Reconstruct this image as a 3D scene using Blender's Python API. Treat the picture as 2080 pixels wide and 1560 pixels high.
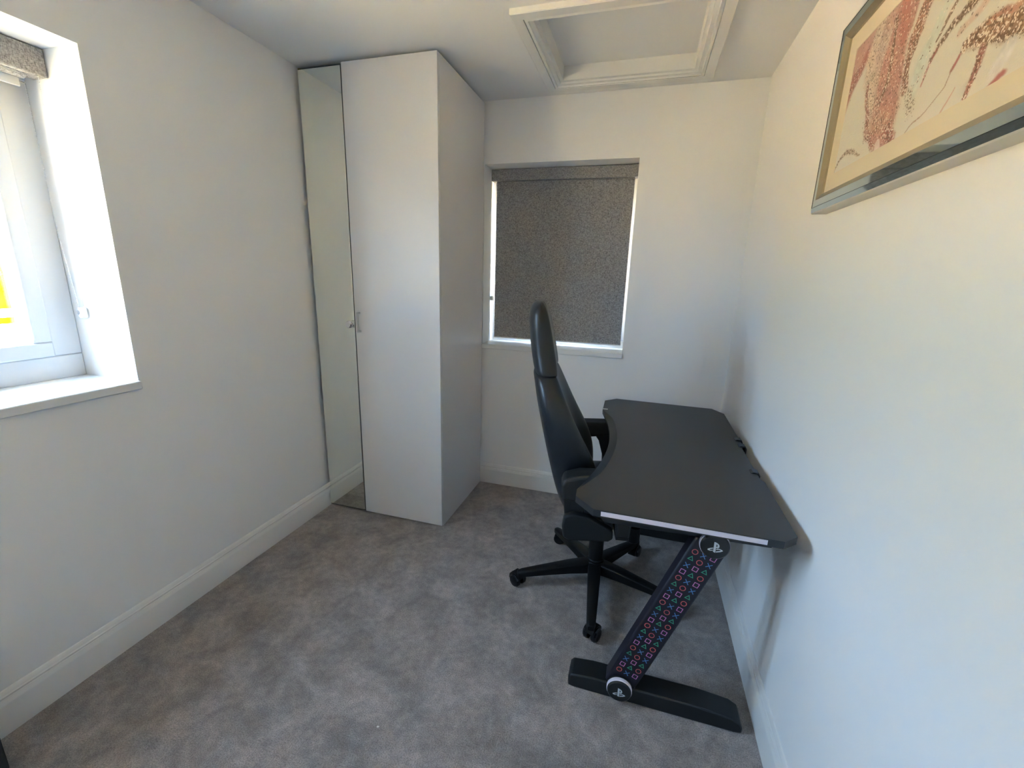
import bpy, bmesh, math, random
from mathutils import Matrix, Vector
random.seed(7)
SC = bpy.context.scene
for o in list(bpy.data.objects): bpy.data.objects.remove(o)
COL = SC.collection

# ------------------------------------------------------------------ room numbers
W, D, H = 2.2435, 2.022, 2.380      # right wall x, back wall y, ceiling z
YB = -0.95                          # wall behind the camera
GZ = -0.20                          # garden ground level

# ------------------------------------------------------------------ camera
cam = bpy.data.cameras.new('camera'); camo = bpy.data.objects.new('camera', cam); COL.objects.link(camo)
cam.sensor_fit = 'HORIZONTAL'; cam.sensor_width = 36.0; cam.lens = 881.90 / 2080 * 36.0
cam.clip_start = 0.02; cam.clip_end = 200
Rr = (0.95824841, 0.284444, 0.0291821); Ru = (-0.09525127, 0.22131596, 0.97053925); Rf = (-0.26960561, 0.93279733, -0.23916932)
camo.matrix_world = Matrix(((Rr[0], Ru[0], -Rf[0], 1.74738), (Rr[1], Ru[1], -Rf[1], -0.63082),
                            (Rr[2], Ru[2], -Rf[2], 1.40109), (0, 0, 0, 1)))
SC.camera = camo

# ------------------------------------------------------------------ sky, sun, exposure
world = bpy.data.worlds.new('sky'); SC.world = world; world.use_nodes = True
bg = world.node_tree.nodes['Background']
bg.inputs[0].default_value = (0.45, 0.655, 0.97, 1); bg.inputs[1].default_value = 5.0
sun = bpy.data.lights.new('sun', 'SUN'); sun.energy = 46.0; sun.color = (1.0, 0.745, 0.40); sun.angle = 0.009
suno = bpy.data.objects.new('sun', sun); COL.objects.link(suno)
suno.rotation_euler = Vector((-0.75, -0.015, -0.66)).to_track_quat('-Z', 'Y').to_euler()
def portal(name, loc, direction, sx, sy):
    l = bpy.data.lights.new(name, 'AREA'); l.shape = 'RECTANGLE'; l.size = sx; l.size_y = sy
    l.cycles.is_portal = True
    o = bpy.data.objects.new(name, l); COL.objects.link(o); o.location = loc
    o.rotation_euler = Vector(direction).to_track_quat('-Z', 'Z').to_euler()
portal('window_portal', (-0.36, -0.04, 1.527), (1, 0, 0), 1.02, 1.07)
portal('window_portal', (1.216, 2.31, 1.5), (0, -1, 0), 0.89, 1.08)
vs = SC.view_settings
vs.view_transform = 'Standard'; vs.look = 'None'; vs.gamma = 1.0; vs.use_curve_mapping = False
vs.exposure = 3.25

# ------------------------------------------------------------------ materials
MATS = {}
def mat(name, color=(0.8, 0.8, 0.8), rough=0.5, metal=0.0, spec=0.5, coat=0.0):
    m = bpy.data.materials.new(name); m.use_nodes = True
    b = m.node_tree.nodes['Principled BSDF']
    b.inputs['Base Color'].default_value = (*color, 1); b.inputs['Roughness'].default_value = rough
    b.inputs['Metallic'].default_value = metal; b.inputs['Specular IOR Level'].default_value = spec
    b.inputs['Coat Weight'].default_value = coat
    MATS[name] = m; return m
def nodes(m):
    nt = m.node_tree; return nt, nt.nodes, nt.links, nt.nodes['Principled BSDF']
def noise(nt, scale, detail=2, rough=0.5, coord='Object', dist=0.0):
    tc = nt.nodes.new('ShaderNodeTexCoord'); n = nt.nodes.new('ShaderNodeTexNoise')
    n.inputs['Scale'].default_value = scale; n.inputs['Detail'].default_value = detail
    n.inputs['Roughness'].default_value = rough; n.inputs['Distortion'].default_value = dist
    nt.links.new(tc.outputs[coord], n.inputs['Vector']); return n
def ramp(nt, fac, stops):
    r = nt.nodes.new('ShaderNodeValToRGB'); cr = r.color_ramp
    while len(cr.elements) < len(stops): cr.elements.new(0.5)
    for e, (p, c) in zip(cr.elements, stops): e.position = p; e.color = (*c, 1)
    nt.links.new(fac, r.inputs[0]); return r
def bump(nt, height, strength, dist=0.01):
    b = nt.nodes.new('ShaderNodeBump'); b.inputs['Strength'].default_value = strength; b.inputs['Distance'].default_value = dist
    nt.links.new(height, b.inputs['Height']); nt.links.new(b.outputs[0], nt.nodes['Principled BSDF'].inputs['Normal']); return b

m = mat('wall_paint', (0.91, 0.90, 0.89), 0.55, spec=0.35); nt, N, L, B = nodes(m); n = noise(nt, 260, 2); bump(nt, n.outputs[0], 0.05, 0.002)
m = mat('ceiling_paint', (0.88, 0.875, 0.865), 0.7, spec=0.3); nt, N, L, B = nodes(m); n = noise(nt, 200, 2); bump(nt, n.outputs[0], 0.05, 0.002)
mat('white_gloss', (0.82, 0.81, 0.79), 0.32)
mat('upvc', (0.72, 0.73, 0.74), 0.25)
mat('sill_white', (0.84, 0.84, 0.83), 0.3)
mat('wardrobe_white', (0.74, 0.725, 0.72), 0.33)
mat('mirror', (0.86, 0.885, 0.83), 0.01, 1.0)
mat('mirror_strip', (0.62, 0.70, 0.66), 0.04, 1.0)
mat('dark_edge', (0.07, 0.075, 0.07), 0.5)
mat('chrome', (0.85, 0.85, 0.88), 0.07, 1.0)
mat('satin_metal', (0.55, 0.55, 0.56), 0.3, 0.9)
mat('black_plastic', (0.004, 0.004, 0.0045), 0.5, spec=0.25)
mat('gloss_black', (0.008, 0.008, 0.009), 0.12)
mat('arm_black', (0.010, 0.010, 0.010), 0.55)
m = mat('black_leather', (0.011, 0.013, 0.017), 0.36); nt, N, L, B = nodes(m)
tc = N.new('ShaderNodeTexCoord'); v = N.new('ShaderNodeTexVoronoi'); v.inputs['Scale'].default_value = 330
L.new(tc.outputs['Object'], v.inputs['Vector']); bump(nt, v.outputs['Distance'], 0.12, 0.002)
m = mat('desk_black', (0.020, 0.020, 0.021), 0.42, spec=0.6); nt, N, L, B = nodes(m); n = noise(nt, 420, 2); bump(nt, n.outputs[0], 0.10, 0.001)
mat('desk_edge', (0.012, 0.012, 0.014), 0.4)
mat('steel_black', (0.010, 0.011, 0.012), 0.38)
mat('lilac_strip', (0.72, 0.68, 0.78), 0.4)
mat('logo_white', (0.62, 0.66, 0.70), 0.5)
mat('print_red', (0.62, 0.12, 0.13), 0.5); mat('print_blue', (0.09, 0.24, 0.52), 0.5)
mat('print_green', (0.05, 0.38, 0.22), 0.5); mat('print_pink', (0.62, 0.22, 0.50), 0.5)
mat('leg_print_base', (0.012, 0.010, 0.018), 0.45)
mat('label_silver', (0.62, 0.63, 0.58), 0.35, 0.4)
mat('frame_cream', (0.70, 0.66, 0.56), 0.4)
mat('champagne', (0.42, 0.36, 0.25), 0.3, 0.6)
mat('mat_cream', (0.70, 0.63, 0.50), 0.8)
mat('dark_grey', (0.030, 0.030, 0.032), 0.7)
mat('clear_plastic', (0.80, 0.82, 0.83), 0.15)
mat('chain_white', (0.74, 0.75, 0.76), 0.35)
mat('fence_white', (0.85, 0.85, 0.83), 0.5)
mat('hinge_dark', (0.009, 0.010, 0.011), 0.5, spec=0.4)

m = mat('carpet', (0.2, 0.2, 0.2), 0.95, spec=0.1); nt, N, L, B = nodes(m)
n1 = noise(nt, 7.0, 6, 0.66, dist=0.5); n2 = noise(nt, 260, 3, 0.75); n3 = noise(nt, 34, 4, 0.6)
r1 = ramp(nt, n1.outputs[0], [(0.30, (0.240, 0.210, 0.199)), (0.50, (0.370, 0.324, 0.306)), (0.70, (0.510, 0.447, 0.422))])
r2 = ramp(nt, n2.outputs[0], [(0.30, (0.45, 0.45, 0.45)), (0.52, (1, 1, 1)), (0.72, (1.5, 1.5, 1.5))])
r3 = ramp(nt, n3.outputs[0], [(0.30, (0.80, 0.80, 0.80)), (0.70, (1.18, 1.18, 1.18))])
mx = N.new('ShaderNodeMix'); mx.data_type = 'RGBA'; mx.blend_type = 'MULTIPLY'; mx.inputs[0].default_value = 1
L.new(r1.outputs[0], mx.inputs[6]); L.new(r2.outputs[0], mx.inputs[7])
mx2 = N.new('ShaderNodeMix'); mx2.data_type = 'RGBA'; mx2.blend_type = 'MULTIPLY'; mx2.inputs[0].default_value = 1
L.new(mx.outputs[2], mx2.inputs[6]); L.new(r3.outputs[0], mx2.inputs[7]); L.new(mx2.outputs[2], B.inputs['Base Color'])
B.inputs['Sheen Weight'].default_value = 0.3
bump(nt, n2.outputs[0], 0.9, 0.006)

def fabric(name, dark, light):
    m = mat(name, dark, 0.9, spec=0.2); nt, N, L, B = nodes(m)
    tc = N.new('ShaderNodeTexCoord'); outs = []
    for sc in ((1, 1, 4.5), (4.5, 4.5, 1)):
        mp = N.new('ShaderNodeMapping'); mp.inputs['Scale'].default_value = sc; L.new(tc.outputs['Object'], mp.inputs[0])
        n = N.new('ShaderNodeTexNoise'); n.inputs['Scale'].default_value = 105; n.inputs['Detail'].default_value = 3
        L.new(mp.outputs[0], n.inputs['Vector']); outs.append(n)
    a = N.new('ShaderNodeMath'); a.operation = 'ADD'; L.new(outs[0].outputs[0], a.inputs[0]); L.new(outs[1].outputs[0], a.inputs[1])
    h = N.new('ShaderNodeMath'); h.operation = 'MULTIPLY'; h.inputs[1].default_value = 0.5; L.new(a.outputs[0], h.inputs[0])
    r = ramp(nt, h.outputs[0], [(0.36, dark), (0.62, light)]); L.new(r.outputs[0], B.inputs['Base Color'])
    bump(nt, h.outputs[0], 0.3, 0.002)
fabric('blind_fabric', (0.15, 0.143, 0.140), (0.48, 0.465, 0.455))

m = bpy.data.materials.new('window_glass'); m.use_nodes = True; MATS['window_glass'] = m; nt = m.node_tree; nt.nodes.clear()
out = nt.nodes.new('ShaderNodeOutputMaterial'); ms = nt.nodes.new('ShaderNodeMixShader'); tr = nt.nodes.new('ShaderNodeBsdfTransparent')
gl = nt.nodes.new('ShaderNodeBsdfGlossy'); gl.inputs['Roughness'].default_value = 0.0; ms.inputs[0].default_value = 0.06
tr.inputs[0].default_value = (0.95, 0.97, 0.96, 1)
nt.links.new(tr.outputs[0], ms.inputs[1]); nt.links.new(gl.outputs[0], ms.inputs[2]); nt.links.new(ms.outputs[0], out.inputs[0])

m = mat('hedge_green', (0.2, 0.2, 0.005), 1.0, spec=0.0); nt, N, L, B = nodes(m); n = noise(nt, 7, 4)
r = ramp(nt, n.outputs[0], [(0.32, (0.045, 0.075, 0.0012)), (0.62, (0.22, 0.20, 0.003))]); L.new(r.outputs[0], B.inputs['Base Color'])
m = mat('garden_ground', (0.5, 0.42, 0.3), 0.9); nt, N, L, B = nodes(m); n = noise(nt, 1.2, 5)
r = ramp(nt, n.outputs[0], [(0.35, (0.36, 0.31, 0.17)), (0.65, (0.52, 0.43, 0.26))]); L.new(r.outputs[0], B.inputs['Base Color'])
m = mat('stone', (0.6, 0.45, 0.35), 0.85); nt, N, L, B = nodes(m); n = noise(nt, 3.5, 4, coord='Generated')
oi = N.new('ShaderNodeObjectInfo'); r = ramp(nt, oi.outputs['Random'], [(0.0, (0.62, 0.44, 0.28)), (0.5, (0.70, 0.56, 0.40)), (1.0, (0.64, 0.38, 0.26))])
L.new(r.outputs[0], B.inputs['Base Color']); bump(nt, n.outputs[0], 0.4, 0.02)
mat('mortar', (0.62, 0.58, 0.52), 0.9)

# artwork: poured resin look; colours and glitter amount come from the print's own pigment attribute
m = mat('art_print', (0.8, 0.75, 0.72), 0.45); nt, N, L, B = nodes(m)
at = N.new('ShaderNodeAttribute'); at.attribute_name = 'pigment'
tc = N.new('ShaderNodeTexCoord'); vo = N.new('ShaderNodeTexVoronoi'); vo.inputs['Scale'].default_value = 330; L.new(tc.outputs['Object'], vo.inputs['Vector'])
sv = N.new('ShaderNodeSeparateColor'); L.new(vo.outputs['Color'], sv.inputs[0])
def mth(op, a, b):
    x = N.new('ShaderNodeMath'); x.operation = op
    for i, q in enumerate((a, b)):
        if isinstance(q, (int, float)): x.inputs[i].default_value = q
        else: L.new(q, x.inputs[i])
    return x.outputs[0]
dkf = mth('MULTIPLY', mth('LESS_THAN', sv.outputs[1], mth('MULTIPLY', at.outputs['Alpha'], 0.50)), 0.75)
spf = mth('MULTIPLY', mth('LESS_THAN', sv.outputs[0], mth('MULTIPLY', at.outputs['Alpha'], 0.28)), 0.8)
mxb = N.new('ShaderNodeMix'); mxb.data_type = 'RGBA'; L.new(dkf, mxb.inputs[0]); L.new(at.outputs['Color'], mxb.inputs[6]); mxb.inputs[7].default_value = (0.13, 0.075, 0.045, 1)
mxc = N.new('ShaderNodeMix'); mxc.data_type = 'RGBA'; L.new(spf, mxc.inputs[0]); L.new(mxb.outputs[2], mxc.inputs[6]); mxc.inputs[7].default_value = (0.86, 0.78, 0.70, 1)
L.new(mxc.outputs[2], B.inputs['Base Color']); bump(nt, vo.outputs['Distance'], 0.25, 0.002)

# ------------------------------------------------------------------ mesh helpers
def bx(bm, x0, x1, y0, y1, z0, z1):
    vs_ = [bm.verts.new(p) for p in ((x0, y0, z0), (x1, y0, z0), (x1, y1, z0), (x0, y1, z0), (x0, y0, z1), (x1, y0, z1), (x1, y1, z1), (x0, y1, z1))]
    for f in ((3, 2, 1, 0), (4, 5, 6, 7), (0, 1, 5, 4), (1, 2, 6, 5), (2, 3, 7, 6), (3, 0, 4, 7)): bm.faces.new([vs_[i] for i in f])
def boxes(*bs):
    bm = bmesh.new()
    for b in bs: bx(bm, *b)
    return bm
def loft(bm, rings, closed=True, caps=True):
    vr = [[bm.verts.new(p) for p in r] for r in rings]; n = len(vr[0])
    for a, b in zip(vr, vr[1:]):
        for i in range(n if closed else n - 1):
            j = (i + 1) % n; bm.faces.new((a[i], a[j], b[j], b[i]))
    if caps and closed: bm.faces.new(vr[0][::-1]); bm.faces.new(vr[-1])
    return vr
def prism(bm, pts, fn0, fn1):
    loft(bm, [[fn0(p) for p in pts], [fn1(p) for p in pts]])
def cyl(bm, c0, c1, r0, r1=None, n=24):
    r1 = r0 if r1 is None else r1; a, b = Vector(c0), Vector(c1); d = (b - a).normalized()
    u = d.orthogonal().normalized(); w = d.cross(u)
    ring = lambda c, r: [c + r * (math.cos(2 * math.pi * i / n) * u + math.sin(2 * math.pi * i / n) * w) for i in range(n)]
    loft(bm, [ring(a, r0), ring(b, r1)])
def lathe(bm, c, axis, prof, n=24):
    d = Vector(axis).normalized(); u = d.orthogonal().normalized(); w = d.cross(u); c = Vector(c)
    loft(bm, [[c + d * h + r * (math.cos(2 * math.pi * i / n) * u + math.sin(2 * math.pi * i / n) * w) for i in range(n)] for r, h in prof])
def tube(bm, pts, r, n=8):
    pts = [Vector(p) for p in pts]; rings = []; u = None
    for i, p in enumerate(pts):
        d = (pts[min(i + 1, len(pts) - 1)] - pts[max(i - 1, 0)]).normalized()
        u = d.orthogonal().normalized() if u is None else (u - d * u.dot(d)).normalized()
        w = d.cross(u); rr = r[i] if isinstance(r, (list, tuple)) else r
        rings.append([p + rr * (math.cos(2 * math.pi * k / n) * u + math.sin(2 * math.pi * k / n) * w) for k in range(n)])
    loft(bm, rings)
def rect_ring(bm, A, B, fn):
    """strip between two nested rectangles A, B = (u0,u1,v0,v1,h); fn maps (u,v,h) to space"""
    ca = [fn(u, v, A[4]) for u, v in ((A[0], A[2]), (A[1], A[2]), (A[1], A[3]), (A[0], A[3]))]
    cb = [fn(u, v, B[4]) for u, v in ((B[0], B[2]), (B[1], B[2]), (B[1], B[3]), (B[0], B[3]))]
    va = [bm.verts.new(p) for p in ca]; vb = [bm.verts.new(p) for p in cb]
    for i in range(4): j = (i + 1) % 4; bm.faces.new((va[i], va[j], vb[j], vb[i]))
def obj(name, bm, material, parent=None, bevel=0, seg=2, smooth=False, subsurf=0, loc=None):
    bmesh.ops.recalc_face_normals(bm, faces=bm.faces)
    org = Vector(loc) if loc is not None else (Vector(parent_world(parent)) if parent else Vector((0, 0, 0)))
    if org.length: bmesh.ops.translate(bm, verts=bm.verts, vec=-org)
    me = bpy.data.meshes.new(name); bm.to_mesh(me); bm.free(); me.materials.append(MATS[material])
    o = bpy.data.objects.new(name, me); COL.objects.link(o)
    if parent: o.parent = parent
    if loc is not None: o.location = org - (Vector(parent_world(parent)) if parent else Vector((0, 0, 0)))
    if subsurf:
        s_ = o.modifiers.new('subdivision', 'SUBSURF'); s_.levels = subsurf; s_.render_levels = subsurf
    if bevel:
        b = o.modifiers.new('bevel', 'BEVEL'); b.width = bevel; b.segments = seg; b.limit_method = 'ANGLE'; b.angle_limit = math.radians(40)
    if smooth or bevel or subsurf:
        for p in me.polygons: p.use_smooth = True
        if not subsurf and not smooth: me.set_sharp_from_angle(angle=math.radians(35))
    return o
def parent_world(p):
    v_ = Vector((0, 0, 0))
    while p: v_ += p.location; p = p.parent
    return v_
def smooth_by_angle(o, deg=40):
    for p in o.data.polygons: p.use_smooth = True
    o.data.set_sharp_from_angle(angle=math.radians(deg))
    return o
def thing(name, label, cat, loc=(0, 0, 0), group=None):
    o = bpy.data.objects.new(name, None); COL.objects.link(o); o.location = loc; o.empty_display_size = 0.1
    o['label'] = label; o['category'] = cat
    if group: o['group'] = group
    return o
def struct(o, label=None):
    o['kind'] = 'structure'
    if label: o['label'] = label
    return o

# ------------------------------------------------------------------ shell
LW0, LW1, LWZ0, LWZ1, LWX = -0.55, 0.470, 0.960, 2.062, -0.27      # left window opening (y, z) and frame plane
BW0, BW1, BWZ0, BWZ1, BWY = 0.772, 1.660, 0.950, 2.047, 2.225      # back window opening (x, z) and frame plane
HX0, HX1, HY0, HY1 = 1.235, 1.912, 1.225, 1.872                    # loft hatch opening
struct(obj('floor', boxes((-0.02, W + 0.02, YB, D + 0.02, -0.12, 0.0)), 'carpet'), 'mottled grey short-pile carpet')
struct(obj('wall_left', boxes((-0.38, 0, YB - .2, LW0, GZ, H + .3), (-0.38, 0, LW1, D + .32, GZ, H + .3), (-0.38, 0, LW0, LW1, GZ, LWZ0), (-0.38, 0, LW0, LW1, LWZ1, H + .3)), 'wall_paint'), 'plain white painted left wall')
struct(obj('wall_back', boxes((0, BW0, D, D + .32, GZ, H + .3), (BW1, W, D, D + .32, GZ, H + .3), (BW0, BW1, D, D + .32, GZ, BWZ0), (BW0, BW1, D, D + .32, BWZ1, H + .3)), 'wall_paint'), 'plain white painted back wall')
struct(obj('wall_right', boxes((W, W + .3, YB - .2, D + .32, GZ, H + .3)), 'wall_paint'), 'plain white painted right wall')
struct(obj('wall_front', boxes((0, W, YB - .2, YB, GZ, H + .3)), 'wall_paint'), 'plain white wall behind the viewer')
struct(obj('ceiling', boxes((0, HX0, YB, D, H, H + .12), (HX1, W, YB, D, H, H + .12), (HX0, HX1, YB, HY0, H, H + .12), (HX0, HX1, HY1, D, H, H + .12), (-.38, W + .3, YB - .2, D + .32, H + .30, H + .42)), 'ceiling_paint'), 'plain white ceiling')

SK = [(0, 0), (.018, 0), (.018, .096), (.0165, .101), (.0125, .1095), (.0118, .112), (.0088, .1135), (.0088, .116), (.0108, .1175), (.0112, .1205), (.0098, .1225), (.0085, .124), (.0068, .131), (.0035, .137), (.0, .139)]
def skirting(name, fn0, fn1, lab):
    bm = bmesh.new(); prism(bm, SK, fn0, fn1); struct(smooth_by_angle(obj(name, bm, 'white_gloss'), 25), lab)
skirting('baseboard_left', lambda p: (p[0], YB, p[1]), lambda p: (p[0], D, p[1]), 'white moulded skirting board along the left wall')
skirting('baseboard_back', lambda p: (0.018, D - p[0], p[1]), lambda p: (W - .018, D - p[0], p[1]), 'white moulded skirting board along the back wall')
skirting('baseboard_right', lambda p: (W - p[0], YB, p[1]), lambda p: (W - p[0], D, p[1]), 'white moulded skirting board along the right wall')

# ---- left window: frame, sash, glass, sill
win = bpy.data.objects.new('window_1', None); COL.objects.link(win); win.location = (LWX, LW0, LWZ0); struct(win, 'white casement window in the left wall')
fnL = lambda u, v, h: (h, u, v)
def frame_bars(plane, u0, u1, v0, v1, w, h0, h1):
    def b(a, c, d, e): return (h0, h1, a, c, d, e) if plane == 'L' else (a, c, h0, h1, d, e)
    return [b(u0, u1, v0, v0 + w), b(u0, u1, v1 - w, v1), b(u0, u0 + w, v0 + w, v1 - w), b(u1 - w, u1, v0 + w, v1 - w)]
obj('outer_frame', boxes(*frame_bars('L', LW0, LW1, .99, LWZ1, .085, -.335, LWX), (-.335, LWX, -.085, .005, 1.075, LWZ1 - .085)), 'upvc', win, .004)
for a, c in ((.005, LW1 - .085), (LW0 + .085, -.085)):
    s_ = obj('sash', boxes(*frame_bars('L', a + .001, c - .001, 1.076, LWZ1 - .086, .052, -.325, LWX + .014)), 'upvc', win, .005)
    bm = bmesh.new(); i0 = .052
    rect_ring(bm, (a + i0, c - i0, 1.076 + i0, LWZ1 - .086 - i0, LWX + .008), (a + i0 + .016, c - i0 - .016, 1.092 + i0, LWZ1 - .102 - i0, LWX - .012), fnL)
    rect_ring(bm, (a + i0 + .016, c - i0 - .016, 1.092 + i0, LWZ1 - .102 - i0, LWX - .012), (a + i0 + .016, c - i0 - .016, 1.092 + i0, LWZ1 - .102 - i0, LWX - .030), fnL)
    obj('glazing_bead', bm, 'upvc', s_)
    obj('pane', boxes((-.303, -.299, a + i0, c - i0, 1.076 + i0, LWZ1 - .086 - i0)), 'window_glass', s_)
obj('window_sill', boxes((LWX - .04, .012, LW0 - .005, LW1 + .004, LWZ0, .991)), 'sill_white', win, .004)

# ---- back window
win2 = bpy.data.objects.new('window_2', None); COL.objects.link(win2); win2.location = (BW0, BWY, BWZ0); struct(win2, 'white window behind the closed grey blind')
obj('outer_frame', boxes(*frame_bars('B', BW0, BW1, .975, BWZ1, .05, BWY, BWY + .065)), 'upvc', win2, .004)
s_ = obj('sash', boxes(*frame_bars('B', BW0 + .051, BW1 - .051, 1.026, BWZ1 - .051, .05, BWY - .012, BWY + .055)), 'upvc', win2, .004)
obj('pane', boxes((BW0 + .10, BW1 - .10, BWY + .02, BWY + .024, 1.07, BWZ1 - .10)), 'window_glass', s_)
obj('window_sill', boxes((BW0 - .004, BW1 + .004, D - .012, BWY + .03, .944, .976)), 'sill_white', win2, .004)

# ------------------------------------------------------------------ wardrobe
WX0, WX1, WYF, WZ = 0.0235, 0.7735, 1.388, 2.364
wd = thing('wardrobe', 'tall white two-door wardrobe with a narrow mirror door, in the left corner', 'wardrobe', (WX0, WYF, 0))
t_ = .018; cy0 = WYF + .021; cy1 = D - .019
obj('side_panel', boxes((WX1 - t_, WX1, cy0, cy1, 0, WZ)), 'wardrobe_white', wd, .0012)
obj('side_panel', boxes((WX0, WX0 + t_, cy0, cy1, 0, WZ)), 'wardrobe_white', wd, .0012)
obj('top_panel', boxes((WX0 + t_, WX1 - t_, cy0 + .002, cy1, WZ - t_, WZ - .0005)), 'wardrobe_white', wd)
obj('bottom_panel', boxes((WX0 + t_, WX1 - t_, cy0 + .002, cy1, .06, .078)), 'wardrobe_white', wd)
obj('back_panel', boxes((WX0 + t_, WX1 - t_, cy1 - .008, cy1, .078, WZ - t_)), 'wardrobe_white', wd)
obj('plinth', boxes((WX0 + t_, WX1 - t_, cy0 + .01, cy0 + .026, 0, .06)), 'wardrobe_white', wd)
xm = WX0 + .2475
md = obj('mirror_door', boxes((WX0, xm, WYF + .004, WYF + .019, .010, WZ - .004)), 'dark_edge', wd); md['label'] = 'narrow mirror-fronted door'
obj('mirror', boxes((WX0 + .002, xm - .003, WYF, WYF + .0045, .016, WZ - .012)), 'mirror', md, .0015)
kb = bmesh.new(); lathe(kb, (xm - .022, WYF - .0005, 1.128), (0, -1, 0), [(.015, 0), (.015, .003), (.008, .005), (.008, .012), (.020, .016), (.020, .024), (.015, .031), (.003, .033)])
kn = smooth_by_angle(obj('knob', kb, 'chrome', md), 30); kn['label'] = 'small round chrome knob'
sd = obj('door', boxes((xm + .003, WX1, WYF, WYF + .019, .010, WZ)), 'wardrobe_white', wd, .0015); sd['label'] = 'plain white satin door'
hb = boxes((.300, .309, WYF - .028, WYF - .020, 1.088, 1.196), (.300, .309, WYF - .021, WYF - .0002, 1.088, 1.097), (.300, .309, WYF - .021, WYF - .0002, 1.187, 1.196))
hd = obj('handle', hb, 'satin_metal', sd, .0012); hd['label'] = 'slim satin metal bar handle'

# ------------------------------------------------------------------ loft hatch
fnC = lambda u, v, h: (u, v, h)
lh = thing('loft_hatch', 'white loft hatch with stepped moulded frame in the ceiling', 'hatch', (1.57, 1.55, H))
bm = bmesh.new(); O = (1.163, 1.972, 1.200, 1.935)
def ins(d, h, r=O): return (r[0] + d, r[1] - d, r[2] + d, r[3] - d, h)
for a, b in (((0, H), (0, H - .018)), ((0, H - .018), (.003, H - .021)), ((.003, H - .021), (.043, H - .021)), ((.043, H - .021), (.043, H - .014)), ((.043, H - .014), (.046, H - .014))): rect_ring(bm, ins(*a), ins(*b), fnC)
obj('architrave', bm, 'white_gloss', lh)
bm = bmesh.new()
for a, b in (((.046, H - .006), (.046, H - .019)), ((.046, H - .019), (.058, H - .021)), ((.058, H - .021), (.060, H - .014)), ((.060, H - .014), (.076, H - .012)), ((.076, H - .012), (.078, H - .005)), ((.078, H - .005), (.092, H - .002)), ((.092, H - .002), (.093, H + .062))): rect_ring(bm, ins(*a), ins(*b), fnC)
obj('moulding', bm, 'white_gloss', lh)
obj('hatch_panel', boxes((1.225, 1.915, 1.215, 1.880, H + .062, H + .080)), 'ceiling_paint', lh)

# ------------------------------------------------------------------ blinds
def bead_chain(bm, pts, r=.0021, step=.0052):
    pts = [Vector(p) for p in pts]
    for a, b in zip(pts, pts[1:]):
        n = max(1, int((b - a).length / step))
        for i in range(n):
            c = a.lerp(b, i / n); vs_ = [bm.verts.new(c + r * Vector(d)) for d in ((1, 0, 0), (0, 1, 0), (-1, 0, 0), (0, -1, 0), (0, 0, 1.15), (0, 0, -1.15))]
            for k in range(4):
                j = (k + 1) % 4; bm.faces.new((vs_[k], vs_[j], vs_[4])); bm.faces.new((vs_[j], vs_[k], vs_[5]))
# back window blind, drawn down
bl = thing('roller_blind', 'dark grey woven roller blind drawn down over the back window', 'blind', (1.216, 2.165, 2.04))
obj('cassette', boxes((BW0 + .002, BW1 - .002, 2.140, 2.205, 1.978, 2.044)), 'blind_fabric', bl, .003)
obj('fabric', boxes((.800, 1.640, 2.170, 2.1712, 1.003, 1.985)), 'blind_fabric', bl)
obj('bottom_bar', boxes((.800, 1.640, 2.168, 2.1735, .998, 1.006)), 'upvc', bl, .001)
bm = bmesh.new(); bead_chain(bm, [(.786, 2.158, 1.978), (.784, 2.158, 1.27)]); bead_chain(bm, [(.789, 2.178, 1.978), (.788, 2.176, 1.27)]); obj('chain', bm, 'chain_white', bl)
obj('chain_clip', boxes((.7722, .794, 2.150, 2.184, 1.245, 1.275)), 'clear_plastic', bl, .006)
# left window blind, rolled up
bl = thing('roller_blind', 'grey woven roller blind rolled up at the top of the left window', 'blind', (-.2, -.04, 2.05))
obj('cassette', boxes((-.225, -.155, LW0 + .003, LW1 - .003, 1.978, 2.059)), 'blind_fabric', bl, .003)
bm = bmesh.new(); cyl(bm, (-.195, LW0 + .03, 1.992), (-.195, LW1 - .045, 1.992), .026, n=28); smooth_by_angle(obj('rolled_fabric', bm, 'blind_fabric', bl))
obj('bottom_bar', boxes((-.226, -.218, LW0 + .03, LW1 - .045, 1.945, 1.972)), 'upvc', bl, .002)
bm = bmesh.new(); bead_chain(bm, [(-.235, .446, 1.978), (-.228, .447, 1.5), (-.212, .455, 1.245)]); bead_chain(bm, [(-.170, .449, 1.978), (-.172, .451, 1.5), (-.192, .458, 1.245)]); obj('chain', bm, 'chain_white', bl)
tn = obj('chain_tensioner', boxes((-.214, -.190, .446, LW1 - .0008, 1.208, 1.250)), 'clear_plastic', bl, .008)
bm = bmesh.new(); cyl(bm, (-.202, .444, 1.232), (-.202, .4465, 1.232), .008); obj('wheel', bm, 'chrome', tn)

# ------------------------------------------------------------------ picture on the right wall
pc = thing('framed_picture', 'abstract pink and white glitter print in a mirrored silver frame on the right wall', 'picture', (W, .45, 1.85))
fnP = lambda u, v, h: (W - h, u, v)
PO = (-.10, .942, 1.608, 2.086)
def pin(d, h): return (PO[0] + d, PO[1] - d, PO[2] + d, PO[3] - d, h)
def ring_part(name, segs, material):
    bm = bmesh.new()
    for a, b in segs: rect_ring(bm, pin(*a), pin(*b), fnP)
    return obj(name, bm, material, pc)
ring_part('frame_side', [((0, 0), (0, .038)), ((0, .038), (.0025, .0405))], 'frame_cream')
ring_part('mirror_bevel', [((.0025, .0405), (.014, .0455))], 'mirror_strip')
ring_part('groove', [((.014, .0455), (.0145, .043)), ((.0145, .043), (.0155, .0445))], 'dark_edge')
ring_part('mirror_band', [((.0155, .0445), (.034, .0445))], 'mirror_strip')
ring_part('inner_slip', [((.034, .0445), (.048, .036)), ((.048, .036), (.0485, .031))], 'champagne')
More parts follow.
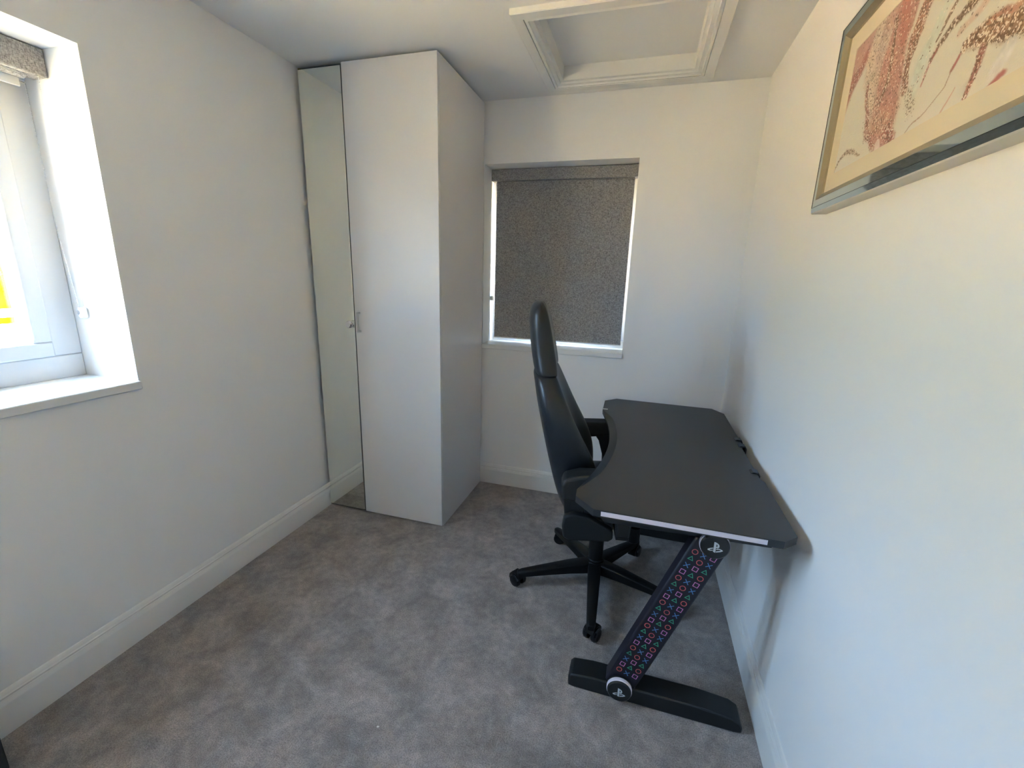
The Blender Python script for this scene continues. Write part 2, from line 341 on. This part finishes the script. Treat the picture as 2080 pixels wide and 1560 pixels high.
ring_part('mount', [((.0485, .031), (.092, .0305)), ((.092, .0305), (.093, .029))], 'mat_cream')
import numpy as np
def art_mesh(y0, y1, z0, z1, x, step=.0016):
    nu, nv = int((y1 - y0) / step), int((z1 - z0) / step)
    U, V = np.meshgrid(np.linspace(0, y1 - y0, nu), np.linspace(0, z1 - z0, nv))
    rng = np.random.RandomState(5)
    def vnoise(freq):
        g = rng.rand(int(.4 * freq) + 4, int(1.0 * freq) + 4); a, b = U * freq, V * freq; i, j = a.astype(int), b.astype(int); fa, fb = a - i, b - j
        fa = fa * fa * (3 - 2 * fa); fb = fb * fb * (3 - 2 * fb)
        return (g[j, i] * (1 - fa) + g[j, i + 1] * fa) * (1 - fb) + (g[j + 1, i] * (1 - fa) + g[j + 1, i + 1] * fa) * fb - .5
    fine = vnoise(60) * .5 + vnoise(130) * .3 + vnoise(260) * .2
    u = U + .016 * vnoise(22) + .008 * fine; v = V + .016 * vnoise(22) + .008 * fine
    C = np.ones((nv, nu, 4)) * np.array((.68, .655, .59, 0.0))
    def stroke(pts, col, alpha=1.0, soft=.25, glit=0.0):
        best = np.full(U.shape, 9.0)
        for (ua, va, wa), (ub, vb, wb) in zip(pts, pts[1:]):
            du, dv = ub - ua, vb - va; t = np.clip(((u - ua) * du + (v - va) * dv) / (du * du + dv * dv + 1e-9), 0, 1)
            best = np.minimum(best, np.hypot(u - ua - t * du, v - va - t * dv) / (wa + t * (wb - wa)))
        k = np.clip((1 - best) / soft, 0, 1); k = k * k * (3 - 2 * k) * alpha
        tone = 1 + .5 * fine
        for q in range(3): C[..., q] = C[..., q] * (1 - k) + col[q] * tone * k
        C[..., 3] = np.maximum(C[..., 3] * (1 - .6 * k), np.clip(k * 1.3, 0, 1) * glit)
    PNK, ROS, BRN, CRM, MNT, DRO = (.50, .255, .215), (.36, .125, .10), (.22, .12, .07), (.66, .55, .45), (.60, .66, .60), (.40, .09, .09)
    stroke([(-.02, .16, .03), (.02, .25, .06), (.12, .31, .07), (.22, .30, .05)], PNK, .85, .5, .05)
    stroke([(-.02, .165, .02), (.03, .22, .028), (.07, .25, .02)], ROS, .8, .7, .25)
    stroke([(.16, .31, .06), (.14, .21, .065), (.19, .08, .055)], (.54, .37, .31), .75, .6, .3)
    stroke([(.13, .31, .03), (.11, .24, .035), (.12, .18, .03), (.16, .11, .03)], CRM, .85, .6, .35)
    stroke([(.26, .30, .05), (.225, .20, .055), (.23, .12, .068), (.24, .05, .066), (.262, .008, .045)], PNK, .95, .3, .25)
    stroke([(.225, .31, .018), (.24, .26, .022), (.255, .20, .016)], (.46, .19, .15), .8, .6, .1)
    stroke([(.41, .30, .026), (.34, .25, .026), (.30, .19, .022), (.30, .14, .016), (.303, .09, .012)], (.36, .15, .09), .9, .5, .8)
    stroke([(.205, .27, .008), (.218, .186, .009), (.215, .148, .009), (.198, .105, .007)], BRN, .9, .6, 1)
    stroke([(.115, .17, .008), (.145, .10, .012), (.16, .05, .013), (.20, .018, .012)], ROS, .85, .6, .7)
    stroke([(.18, .12, .02), (.20, .07, .04), (.25, .05, .035)], (.52, .36, .30), .55, .8, .9)
    stroke([(.255, .035, .018), (.285, .012, .022)], ROS, .8, .5, .8)
    stroke([(.228, .016, .014), (.232, .002, .017)], (.70, .58, .54), 1, .3, 0)
    stroke([(.46, .24, .016), (.40, .19, .020), (.355, .13, .028), (.34, .08, .030)], MNT, .75, .6, .05)
    stroke([(.32, .08, .016), (.35, .04, .022)], (.58, .54, .48), .6, .8, .6)
    stroke([(.47, .215, .005), (.42, .17, .006), (.385, .14, .003)], BRN, .85, .6, .7)
    stroke([(.53, .18, .012), (.48, .158, .012), (.43, .145, .010), (.40, .13, .010), (.382, .112, .007)], BRN, .9, .6, .9)
    stroke([(.392, .122, .006), (.38, .10, .006), (.372, .078, .003)], DRO, .7, .6, .4)
    stroke([(.58, .17, .022), (.50, .14, .014), (.46, .125, .008)], (.62, .42, .35), .7, .8, .15)
    stroke([(.485, .092, .014), (.53, .088, .026), (.60, .07, .032), (.68, .05, .028), (.76, .055, .02)], (.36, .20, .12), .92, .5, 1)
    stroke([(.535, .10, .006), (.60, .098, .007), (.68, .085, .006)], (.48, .22, .14), .8, .7, .3)
    stroke([(.532, .06, .012), (.525, .03, .011), (.513, .0, .009)], ROS, .9, .5, .7)
    stroke([(.60, .035, .02), (.585, .02, .02)], (.70, .68, .68), .9, .5, 0)
    stroke([(.454, .070, .006), (.473, .083, .007)], DRO, .9, .7); stroke([(.572, -.004, .006), (.602, .006, .008)], DRO, .9, .7)
    stroke([(.458, .078, .0018), (.443, .048, .0018), (.39, .018, .0018), (.326, -.005, .0018)], (.34, .22, .16), .9, .6)
    stroke([(.478, .034, .0022), (.461, -.006, .0035)], (.55, .30, .25), .8, .6)
    stroke([(-.005, .004, .006), (.02, .030, .008), (.06, .041, .009), (.11, .03, .007), (.15, .012, .003)], (.34, .25, .17), .85, .7, .8)
    stroke([(.70, .30, .03), (.78, .20, .05), (.84, .10, .03)], PNK, .8, .5, .3); stroke([(.60, .30, .012), (.68, .21, .014), (.80, .14, .01)], BRN, .8, .6, .9)
    me = bpy.data.meshes.new('print'); co = np.empty((nu * nv, 3)); co[:, 0] = x; co[:, 1] = (y1 - U).ravel(); co[:, 2] = (z0 + V).ravel(); co -= np.array(pc.location)
    i = np.arange((nv - 1) * nu).reshape(nv - 1, nu)[:, :-1].ravel(); faces = np.stack([i, i + 1, i + 1 + nu, i + nu], 1)[:, ::-1]
    me.from_pydata([tuple(p) for p in co.tolist()], [], faces.tolist())
    ca = me.color_attributes.new('pigment', 'FLOAT_COLOR', 'POINT'); ca.data.foreach_set('color', np.clip(C, 0, 1).astype(np.float32).ravel())
    me.materials.append(MATS['art_print']); o = bpy.data.objects.new('print', me); COL.objects.link(o); o.parent = pc; return o
obj('backing', boxes((W - .0285, W - .002, PO[0] + .03, PO[1] - .03, PO[2] + .03, PO[3] - .03)), 'mat_cream', pc)
art_mesh(PO[0] + .09, PO[1] - .09, PO[2] + .09, PO[3] - .09, W - .0292)['label'] = 'abstract pink, white and brown glitter swirls'

# ------------------------------------------------------------------ desk
DZ = .745; dk_ = thing('gaming_desk', 'black gaming desk with slanted symbol-printed leg against the right wall', 'desk', (1.9, 1.18, 0))
NF = 22; front = []; inner = []
for i in range(NF + 1):
    t = i / NF; y = 1.585 + (.655 - 1.585) * t; sn = math.sin(math.pi * t)
    front.append((1.603 + .066 * sn, y)); inner.append((1.603 + .066 * sn + .0015 + .030 * min(1, 2.2 * sn), y))
rest = [(1.606, .612), (1.668, .548), (2.168, .548), (2.208, .585), (2.208, .925), (2.198, .945), (2.198, 1.255), (2.208, 1.275), (2.208, 1.745), (2.160, 1.820), (1.660, 1.830), (1.600, 1.765)]
bm = bmesh.new(); zb = DZ - .022
lo = [bm.verts.new((x, y, zb)) for x, y in front + rest]
fo = [bm.verts.new((x, y, DZ - .008 * min(1, 2.2 * math.sin(math.pi * i / NF)) - .0003)) for i, (x, y) in enumerate(front)]
fi = [bm.verts.new((x, y, DZ)) for x, y in inner]
rt = [bm.verts.new((x, y, DZ)) for x, y in rest]
up = fo + rt; n_ = len(lo)
for i in range(n_): j = (i + 1) % n_; bm.faces.new((lo[i], lo[j], up[j], up[i]))
for i in range(NF): bm.faces.new((fo[i], fo[i + 1], fi[i + 1], fi[i]))
bm.faces.new((fo[-1], rt[0], fi[-1])); bm.faces.new((rt[-1], fo[0], fi[0])); bm.faces.new(fi + rt); bm.faces.new(lo[::-1])
top = smooth_by_angle(obj('desktop', bm, 'desk_black', dk_), 5)
o = obj('edge_strip', boxes((1.690, 2.128, .5465, .5485, DZ - .0175, DZ - .0035)), 'lilac_strip', top); o['label'] = 'pale lilac strip along the short edge'
obj('maker_label', boxes((1.6015, 1.628, 1.590, 1.607, DZ - .0155, DZ + .0006)), 'label_silver', top)
for y in (1.345, 1.268, 1.000):      # black cable clips at the rear edge
    bm = bmesh.new(); xr = 2.198 if .945 < y < 1.255 else 2.208
    prism(bm, [(xr - .022, DZ + .0002), (xr - .014, DZ + .006), (xr + .004, DZ + .006), (xr + .010, DZ - .006), (xr + .010, DZ - .03), (xr + .001, DZ - .03), (xr + .001, DZ + .0002)], lambda p: (p[0], y - .016, p[1]), lambda p: (p[0], y + .020, p[1]))
    obj('cable_clip', bm, 'gloss_black', top, .002)
AX = Vector((.343, 0, .939)).normalized(); PX = Vector((AX.z, 0, -AX.x)); C0 = Vector((1.797, 0, .058))
LEN = .637
def logo_mesh():
    """upright initial with a lying ribbon, unit height about 1"""
    bm = bmesh.new()
    def poly(pts): bm.faces.new([bm.verts.new((x, 0, z)) for x, z in pts])
    poly([(-.14, -.52), (.06, -.58), (.06, .44), (-.14, .50)])
    outer_ = [(.06, .44), (.20, .36), (.30, .24), (.33, .08), (.28, -.06), (.18, -.10), (.06, -.06)]
    inner_ = [(.06, .30), (.11, .27), (.15, .20), (.16, .11), (.14, .05), (.10, .03), (.06, .04)]
    for i in range(6): poly([outer_[i], outer_[i + 1], inner_[i + 1], inner_[i]])
    la = [(-.18, -.10), (-.42, -.18), (-.62, -.30), (-.60, -.42), (-.40, -.46), (-.18, -.40)]
    lb = [(-.18, -.20), (-.34, -.26), (-.44, -.31), (-.42, -.36), (-.32, -.36), (-.18, -.32)]
    for i in range(5): poly([la[i], la[i + 1], lb[i + 1], lb[i]])
    ra = [(.10, -.16), (.36, -.12), (.60, -.20), (.66, -.30), (.46, -.42), (.10, -.54)]
    rb = [(.10, -.27), (.34, -.21), (.46, -.24), (.48, -.28), (.36, -.33), (.10, -.42)]
    for i in range(5): poly([ra[i], ra[i + 1], rb[i + 1], rb[i]])
    me = bpy.data.meshes.new('logo'); bm.to_mesh(me); bm.free(); me.materials.append(MATS['logo_white']); return me
LOGO = logo_mesh()
def sym_mesh(kind):
    bm = bmesh.new(); t = .00125; r = .0094
    def band(a, b):
        va = [bm.verts.new((x, 0, z)) for x, z in a]; vb = [bm.verts.new((x, 0, z)) for x, z in b]
        for i in range(len(a)): j = (i + 1) % len(a); bm.faces.new((va[i], va[j], vb[j], vb[i]))
    ngon = lambda n, rr, ph=0: [(rr * math.cos(ph + 2 * math.pi * i / n), rr * math.sin(ph + 2 * math.pi * i / n)) for i in range(n)]
    if kind == 'circle': band(ngon(20, r), ngon(20, r - 2 * t))
    elif kind == 'square': band(ngon(4, r * 1.25, math.pi / 4), ngon(4, r * 1.25 - 2.6 * t, math.pi / 4))
    elif kind == 'triangle': band(ngon(3, r * 1.15, math.pi / 2), ngon(3, r * 1.15 - 3.4 * t, math.pi / 2))
    else:
        d = r * .8
        for s1 in (1, -1):
            bm.faces.new([bm.verts.new(p) for p in ((-d - t * .7, 0, s1 * (-d + t * .7)), (-d + t * .7, 0, s1 * (-d - t * .7)), (d + t * .7, 0, s1 * (d - t * .7)), (d - t * .7, 0, s1 * (d + t * .7)))])
    me = bpy.data.meshes.new('printed_' + kind); bm.to_mesh(me); bm.free()
    me.materials.append(MATS[{'circle': 'print_red', 'square': 'print_pink', 'triangle': 'print_green', 'cross': 'print_blue'}[kind]]); return me
SYM = {k_: sym_mesh(k_) for k_ in ('circle', 'square', 'triangle', 'cross')}
ROT = math.atan2(AX.x, AX.z)
def desk_leg(yf, sgn):
    """yf = outer face plane; sgn=-1 faces the camera end, +1 the far end"""
    ya, yb = (yf, yf + .055) if sgn < 0 else (yf - .055, yf)
    bm = bmesh.new(); prof = [(1.622, .004), (1.622, .040), (1.632, .052), (1.70, .060), (2.05, .060), (2.150, .050), (2.176, .036), (2.184, .020), (2.184, .004), (2.16, .0), (1.640, .0)]
    prism(bm, prof, lambda p: (p[0], ya - .004, p[1]), lambda p: (p[0], yb + .018, p[1])); ft = obj('foot', bm, 'steel_black', dk_, .005)
    bm = bmesh.new(); hw = .049; e0, e1 = -.01, LEN - .005
    q = [C0 + AX * a + PX * b for a, b in ((e0, -hw), (e0, hw), (e1, hw), (e1, -hw))]
    prism(bm, q, lambda p: (p.x, ya, p.z), lambda p: (p.x, yb, p.z)); lg = obj('leg', bm, 'leg_print_base', dk_, .006)
    lg['label'] = 'slanted black leg panel printed with coloured game symbols'
    bm = bmesh.new(); prism(bm, [(1.665, DZ - .0225), (1.665, .690), (1.700, .655), (2.17, .668), (2.190, DZ - .0225)], lambda p: (p[0], ya + .006, p[1]), lambda p: (p[0], yb - .004, p[1])); obj('top_beam', bm, 'steel_black', dk_, .003)
    for cc in (C0, C0 + AX * (LEN + .004)):
        y0 = yf + sgn * .0005; bm = bmesh.new(); lathe(bm, (cc.x, yf - sgn * .01, cc.z), (0, sgn, 0), [(.040, 0), (.040, .034), (.036, .038), (.030, .039)], 40)
        dsc = smooth_by_angle(obj('badge_disc', bm, 'steel_black', dk_), 30)
        bm = bmesh.new(); lathe(bm, (cc.x, yf, cc.z), (0, sgn, 0), [(.0402, .008), (.0417, .010), (.0417, .020), (.0402, .022)], 40)
        rg = smooth_by_angle(obj('ring', bm, 'lilac_strip', dsc), 30); rg['label'] = 'pale ring around the disc'
        lo_ = bpy.data.objects.new('logo', LOGO); COL.objects.link(lo_); lo_.parent = dsc
        lo_.location = Vector((cc.x, yf + sgn * .0296, cc.z + .002)) - parent_world(dsc); lo_.scale = (.032 * (1 if sgn < 0 else -1), 1, .032)
        lo_['label'] = 'white entwined-letter game logo'
    if sgn > 0: return
    cols = [(-.0285, .026, ['circle', 'square', 'cross', 'triangle']), (-.0015, .026, ['cross', 'triangle', 'square', 'circle']), (.0255, .031, ['square', 'circle', 'triangle', 'cross'])]
    for px, a0, seq in cols:
        for i in range(22):
            k_ = seq[i % 4]; p = C0 + AX * (a0 + .034 + i * .0262) + PX * px
            if (p - (C0 + AX * (LEN + .004))).length < .043 or (p - C0).length < .045: continue
            so = bpy.data.objects.new('printed_' + k_, SYM[k_]); COL.objects.link(so); so.parent = lg
            so.location = Vector((p.x, yf - .0006, p.z)) - parent_world(lg); so.rotation_euler = (0, ROT, 0)
desk_leg(.630, -1); desk_leg(1.745, 1)
obj('cross_bar', boxes((2.03, 2.06, .68, 1.69, .60, .68)), 'steel_black', dk_, .003)

# ------------------------------------------------------------------ chair
HUB = Vector((1.65, 1.20, 0)); TH = math.radians(10)
ch = thing('gaming_chair', 'black leather swivel gaming chair pushed up to the desk', 'chair', HUB)
def cw(f, u, z): return (HUB.x + f * math.cos(TH) - u * math.sin(TH), HUB.y + f * math.sin(TH) + u * math.cos(TH), z)
def sect(z, bk, frb, frc, hw, zc=0.0, nb=9):
    """closed section: back shell side, then bolstered front; zc tilts the front edge up"""
    pts = []
    for i in range(nb):                     # back, from right to left
        a = -1 + 2 * i / (nb - 1); pts.append(cw(bk + .028 * abs(a) ** 3, a * hw, z))
    mid = .5 * (bk + frb)
    pts.append(cw(mid + .012, hw * 1.03, z + zc * .6))
    for a, f in ((.97, frb - .018), (.88, frb), (.74, frb - .008), (.60, .35 * frb + .65 * frc), (.42, frc), (.2, frc - .002), (0, frc - .003)):
        pts.append(cw(f, a * hw, z + zc))
    for a, f in ((-.2, frc - .002), (-.42, frc), (-.60, .35 * frb + .65 * frc), (-.74, frb - .008), (-.88, frb), (-.97, frb - .018)):
        pts.append(cw(f, a * hw, z + zc))
    pts.append(cw(mid + .012, -hw * 1.03, z + zc * .6))
    return pts
bm = bmesh.new()
loft(bm, [sect(0.455, -0.173, -0.048, -0.082, 0.170), sect(0.475, -0.188, -0.028, -0.077, 0.195), sect(0.550, -0.213, -0.022, -0.087, 0.228), sect(0.630, -0.234, -0.030, -0.102, 0.243), sect(0.700, -0.252, -0.053, -0.122, 0.250),
          sect(0.780, -0.271, -0.098, -0.150, 0.253), sect(0.860, -0.290, -0.142, -0.180, 0.252), sect(0.940, -0.308, -0.180, -0.208, 0.240), sect(1.000, -0.318, -0.208, -0.226, 0.215), sect(1.025, -0.325, -0.220, -0.234, 0.190), sect(1.032, -0.322, -0.228, -0.238, 0.180)])
obj('backrest', bm, 'black_leather', ch, subsurf=2)
bm = bmesh.new()
loft(bm, [sect(1.022, -0.308, -0.224, -0.234, 0.172), sect(1.030, -0.318, -0.218, -0.232, 0.180), sect(1.060, -0.327, -0.222, -0.234, 0.172), sect(1.120, -0.338, -0.234, -0.244, 0.155), sect(1.180, -0.346, -0.246, -0.255, 0.150), sect(1.240, -0.352, -0.260, -0.266, 0.146),
          sect(1.285, -0.348, -0.274, -0.276, 0.132), sect(1.308, -0.334, -0.288, -0.286, 0.108), sect(1.314, -0.322, -0.300, -0.296, 0.080)])
o = obj('headrest', bm, 'black_leather', ch, subsurf=2)
bm = bmesh.new()
def seat_ring(ins_, z): return [cw(f, u, z) for f, u in ((-.13 + ins_, -.17), (-.10 + ins_, -.235 + ins_), (.10, -.245 + ins_), (.33 - ins_, -.235 + ins_), (.375 - ins_, -.17), (.385 - ins_, 0), (.375 - ins_, .17), (.33 - ins_, .235 - ins_), (.10, .245 - ins_), (-.10 + ins_, .235 - ins_), (-.13 + ins_, .17), (-.13 + ins_, 0))]
loft(bm, [seat_ring(.03, .452), seat_ring(.004, .458), seat_ring(0, .49), seat_ring(.006, .527), seat_ring(.04, .540)])
obj('seat', bm, 'black_leather', ch, subsurf=2)
def cbox(f0, f1, u0, u1, z0, z1):
    bm = bmesh.new(); prism(bm, [(f0, u0), (f1, u0), (f1, u1), (f0, u1)], lambda p: cw(p[0], p[1], z0), lambda p: cw(p[0], p[1], z1)); return bm
obj('tilt_mechanism', cbox(-.12, .13, -.085, .085, .375, .452), 'hinge_dark', ch, .012)
for sg in (-1, 1):
    u0 = sg * .262; u1 = sg * .298
    bm = bmesh.new(); pr = [(-0.167, 0.417), (-0.174, 0.462), (-0.168, 0.507), (-0.132, 0.522), (-0.072, 0.514), (-0.027, 0.487), (0.023, 0.462), (0.025, 0.427), (0.008, 0.414), (-0.142, 0.405)]
    prism(bm, pr, lambda p: cw(p[0], u0, p[1]), lambda p: cw(p[0], u1, p[1])); o = obj('hinge_cover', bm, 'hinge_dark', ch, .008, 3)
    bm = bmesh.new(); prism(bm, [(-.165, .49), (-.175, .58), (-.160, .605), (-.105, .605), (-.085, .49)], lambda p: cw(p[0], sg * .254, p[1]), lambda p: cw(p[0], sg * .272, p[1])); obj('recline_bracket', bm, 'satin_metal' if False else 'hinge_dark', ch, .004)
    bm = bmesh.new(); ua, ub = sg * .262, sg * .350
    ap = [(-.182, .610), (-.186, .660), (-.178, .686), (-.12, .705), (.05, .712), (.10, .708), (.118, .690), (.115, .665), (.09, .650), (-.05, .632), (-.14, .598)]
    prism(bm, ap, lambda p: cw(p[0], ua, p[1]), lambda p: cw(p[0], ub, p[1])); ar = obj('armrest', bm, 'arm_black', ch, .014, 4)
    bm = bmesh.new(); prism(bm, [(-.026, .648), (.060, .652), (.070, .60), (.085, .50), (.080, .45), (.030, .45), (.026, .53), (.002, .61)], lambda p: cw(p[0], sg * .280, p[1]), lambda p: cw(p[0], sg * .325, p[1])); obj('arm_post', bm, 'arm_black', ar, .010, 3)
    obj('arm_mount', cbox(.03, .08, min(sg * .05, sg * .32), max(sg * .05, sg * .32), .440, .452), 'steel_black', ch, .003)
bm = bmesh.new(); lathe(bm, HUB, (0, 0, 1), [(.030, .085), (.036, .095), (.036, .135), (.033, .140), (.033, .31), (.026, .315), (.026, .375)], 28)
smooth_by_angle(obj('gas_lift', bm, 'black_plastic', ch), 30)
bm = bmesh.new(); lathe(bm, HUB, (0, 0, 1), [(.030, .070), (.044, .074), (.050, .090), (.050, .118), (.040, .128)], 28); smooth_by_angle(obj('base_hub', bm, 'black_plastic', ch), 30)
bm = bmesh.new(); tube(bm, [cw(.05, -.05, .41), cw(.12, .05, .40), cw(.17, .13, .38), cw(.185, .155, .33), cw(.19, .16, .24)], [.006, .006, .006, .008, .010], 10); smooth_by_angle(obj('tilt_lever', bm, 'black_plastic', ch))
bm = bmesh.new(); lathe(bm, cw(.175, .05, 0), (0, 0, 1), [(.020, .205), (.027, .212), (.027, .285), (.012, .290), (.012, .452)], 20); smooth_by_angle(obj('tension_knob', bm, 'black_plastic', ch), 30)
for kk in range(5):
    a = math.radians(130 + 72 * kk); dv = Vector((math.cos(a), math.sin(a), 0)); pv = Vector((-dv.y, dv.x, 0))
    def rg_(r, w, z0, z1): return [HUB + dv * r + pv * q + Vector((0, 0, z)) for q, z in ((-w, z0), (w, z0), (w, z1 - .006), (w * .6, z1), (-w * .6, z1), (-w, z1 - .006))]
    bm = bmesh.new(); loft(bm, [rg_(.030, .030, .072, .128), rg_(.12, .027, .072, .120), rg_(.25, .022, .064, .100), rg_(.345, .018, .056, .085), rg_(.365, .013, .056, .080)])
    lg = obj('base_leg', bm, 'black_plastic', ch, .003)
    cs = HUB + dv * .352; ca = a + (.9, 2.2, -.5, 1.6, .2)[kk]; cd = Vector((math.cos(ca), math.sin(ca), 0)); cp = Vector((-cd.y, cd.x, 0)); wc = cs - cd * .014
    bm = bmesh.new(); cyl(bm, cs + Vector((0, 0, .040)), cs + Vector((0, 0, .062)), .006, n=12)
    hp = [(-.040, .020), (-.039, .044), (-.024, .062), (.006, .064), (.022, .056), (.027, .042), (.010, .038), (-.02, .030)]
    prism(bm, hp, lambda p: wc + cd * p[0] - cp * .019 + Vector((0, 0, p[1])), lambda p: wc + cd * p[0] + cp * .019 + Vector((0, 0, p[1])))
    cst = smooth_by_angle(obj('caster', bm, 'black_plastic', lg), 30)
    for s2 in (-1, 1):
        bm = bmesh.new(); lathe(bm, wc + cp * s2 * .008 + Vector((0, 0, .0297)), cp * s2, [(.027, 0), (.0295, .004), (.0295, .015), (.025, .021), (.011, .023)], 24); smooth_by_angle(obj('wheel', bm, 'gloss_black', cst), 30)

# ------------------------------------------------------------------ dark box at the lower left and a speck of lint
sb_ = thing('storage_box', 'dark grey box corner at the lower left beside the skirting', 'box', (.09, -.35, 0))
obj('body', boxes((.022, .150, -.58, -.125, 0, .27)), 'dark_grey', sb_, .006)
obj('lid', boxes((.020, .152, -.582, -.123, .271, .30)), 'dark_grey', sb_, .006)
LINT = (1.071, .294)
bm = bmesh.new(); bmesh.ops.create_icosphere(bm, subdivisions=1, radius=.004)
for v_ in bm.verts: v_.co = Vector((v_.co.x * 1.3, v_.co.y * .8 + .3 * v_.co.x, v_.co.z * .5)) + Vector((LINT[0], LINT[1], .0021))
o = obj('lint_speck', bm, 'white_gloss', loc=(LINT[0], LINT[1], 0)); o['label'] = 'tiny white lint speck on the grey carpet'; o['category'] = 'lint'

# ------------------------------------------------------------------ garden outside the left window
struct(obj('garden_ground', boxes((-60, 60, -60, 60, GZ - .2, GZ)), 'garden_ground'), 'sunlit garden ground outside the window')
gw = bpy.data.objects.new('garden_wall', None); COL.objects.link(gw); gw.location = (-6.4, 2, GZ); gw['label'] = 'low pinkish stone garden wall outside the left window'; gw['category'] = 'wall'
obj('wall_core', boxes((-6.55, -6.27, -4, 8, GZ, .58)), 'mortar', gw)
bm = boxes((-.02, .02, -.15, .15, -.085, .085)); me = None
rs = random.Random(3)
for row in range(4):
    y = -3.9 + (.16 if row % 2 else 0)
    while y < 7.8:
        if me is None:
            so = obj('stone', bm, 'stone', None, .015); me = so.data; so.parent = gw
        else:
            so = bpy.data.objects.new('stone', me); COL.objects.link(so); so.parent = gw
            b_ = so.modifiers.new('bevel', 'BEVEL'); b_.width = .015; b_.segments = 1
        so.location = Vector((-6.262 + rs.uniform(-.008, .008), y, GZ + .10 + row * .19)) - gw.location; so.scale = (1, rs.uniform(.9, 1.05), rs.uniform(.94, 1.03)); so.rotation_euler = (rs.uniform(-.02, .02), 0, 0)
        y += .33
fc = thing('fence', 'white painted post and rail fence above the garden wall', 'fence', (-6.4, 2, .58))
obj('rail', boxes((-6.44, -6.38, -4, 8, .68, .79)), 'fence_white', fc, .005)
for i in range(7): obj('post', boxes((-6.48, -6.38, -3.6 + i * 1.9, -3.5 + i * 1.9, .58, .83)), 'fence_white', fc, .005)
hg = thing('hedge', 'bright yellow-green hedge in the sun beyond the white fence', 'hedge', (-7.6, 2, GZ))
bm = bmesh.new(); rings = []
for i in range(61):
    y = -5 + i * .235; w = .55 + .08 * math.sin(i * 1.7); hgt = 2.30 + .10 * math.sin(i * 2.3) + .08 * math.sin(i * .9)
    rings.append([(-7.6 + w * math.cos(t) + .05 * rs.uniform(-1, 1), y, GZ + (hgt - GZ) * max(0, math.sin(t)) ** .35 + (.04 * rs.uniform(-1, 1) if 0 < t < 3 else 0)) for t in [math.pi * q / 14 for q in range(15)]])
loft(bm, rings); obj('hedge_body', bm, 'hedge_green', hg, smooth=True)
bm = bmesh.new()
for i in range(9000):
    y = rs.uniform(-4.9, 8.9); t = rs.uniform(0.0, 2.0); c = Vector((-7.6 + .60 * math.cos(t), y, GZ + (2.34 - GZ) * max(0.0, math.sin(t)) ** .35 * rs.uniform(.97, 1.03) if t > .15 else rs.uniform(GZ, 1.9)))
    u = Vector((rs.uniform(-1, 1), rs.uniform(-1, 1), rs.uniform(-1, 1))).normalized(); w = u.orthogonal().normalized(); c += Vector((.06 * rs.random(), 0, 0))
    bm.faces.new([bm.verts.new(c + q) for q in (u * .045, w * .022, -u * .045, -w * .022)])
o = obj('hedge_leaves', bm, 'hedge_green', hg); o['kind'] = 'stuff'
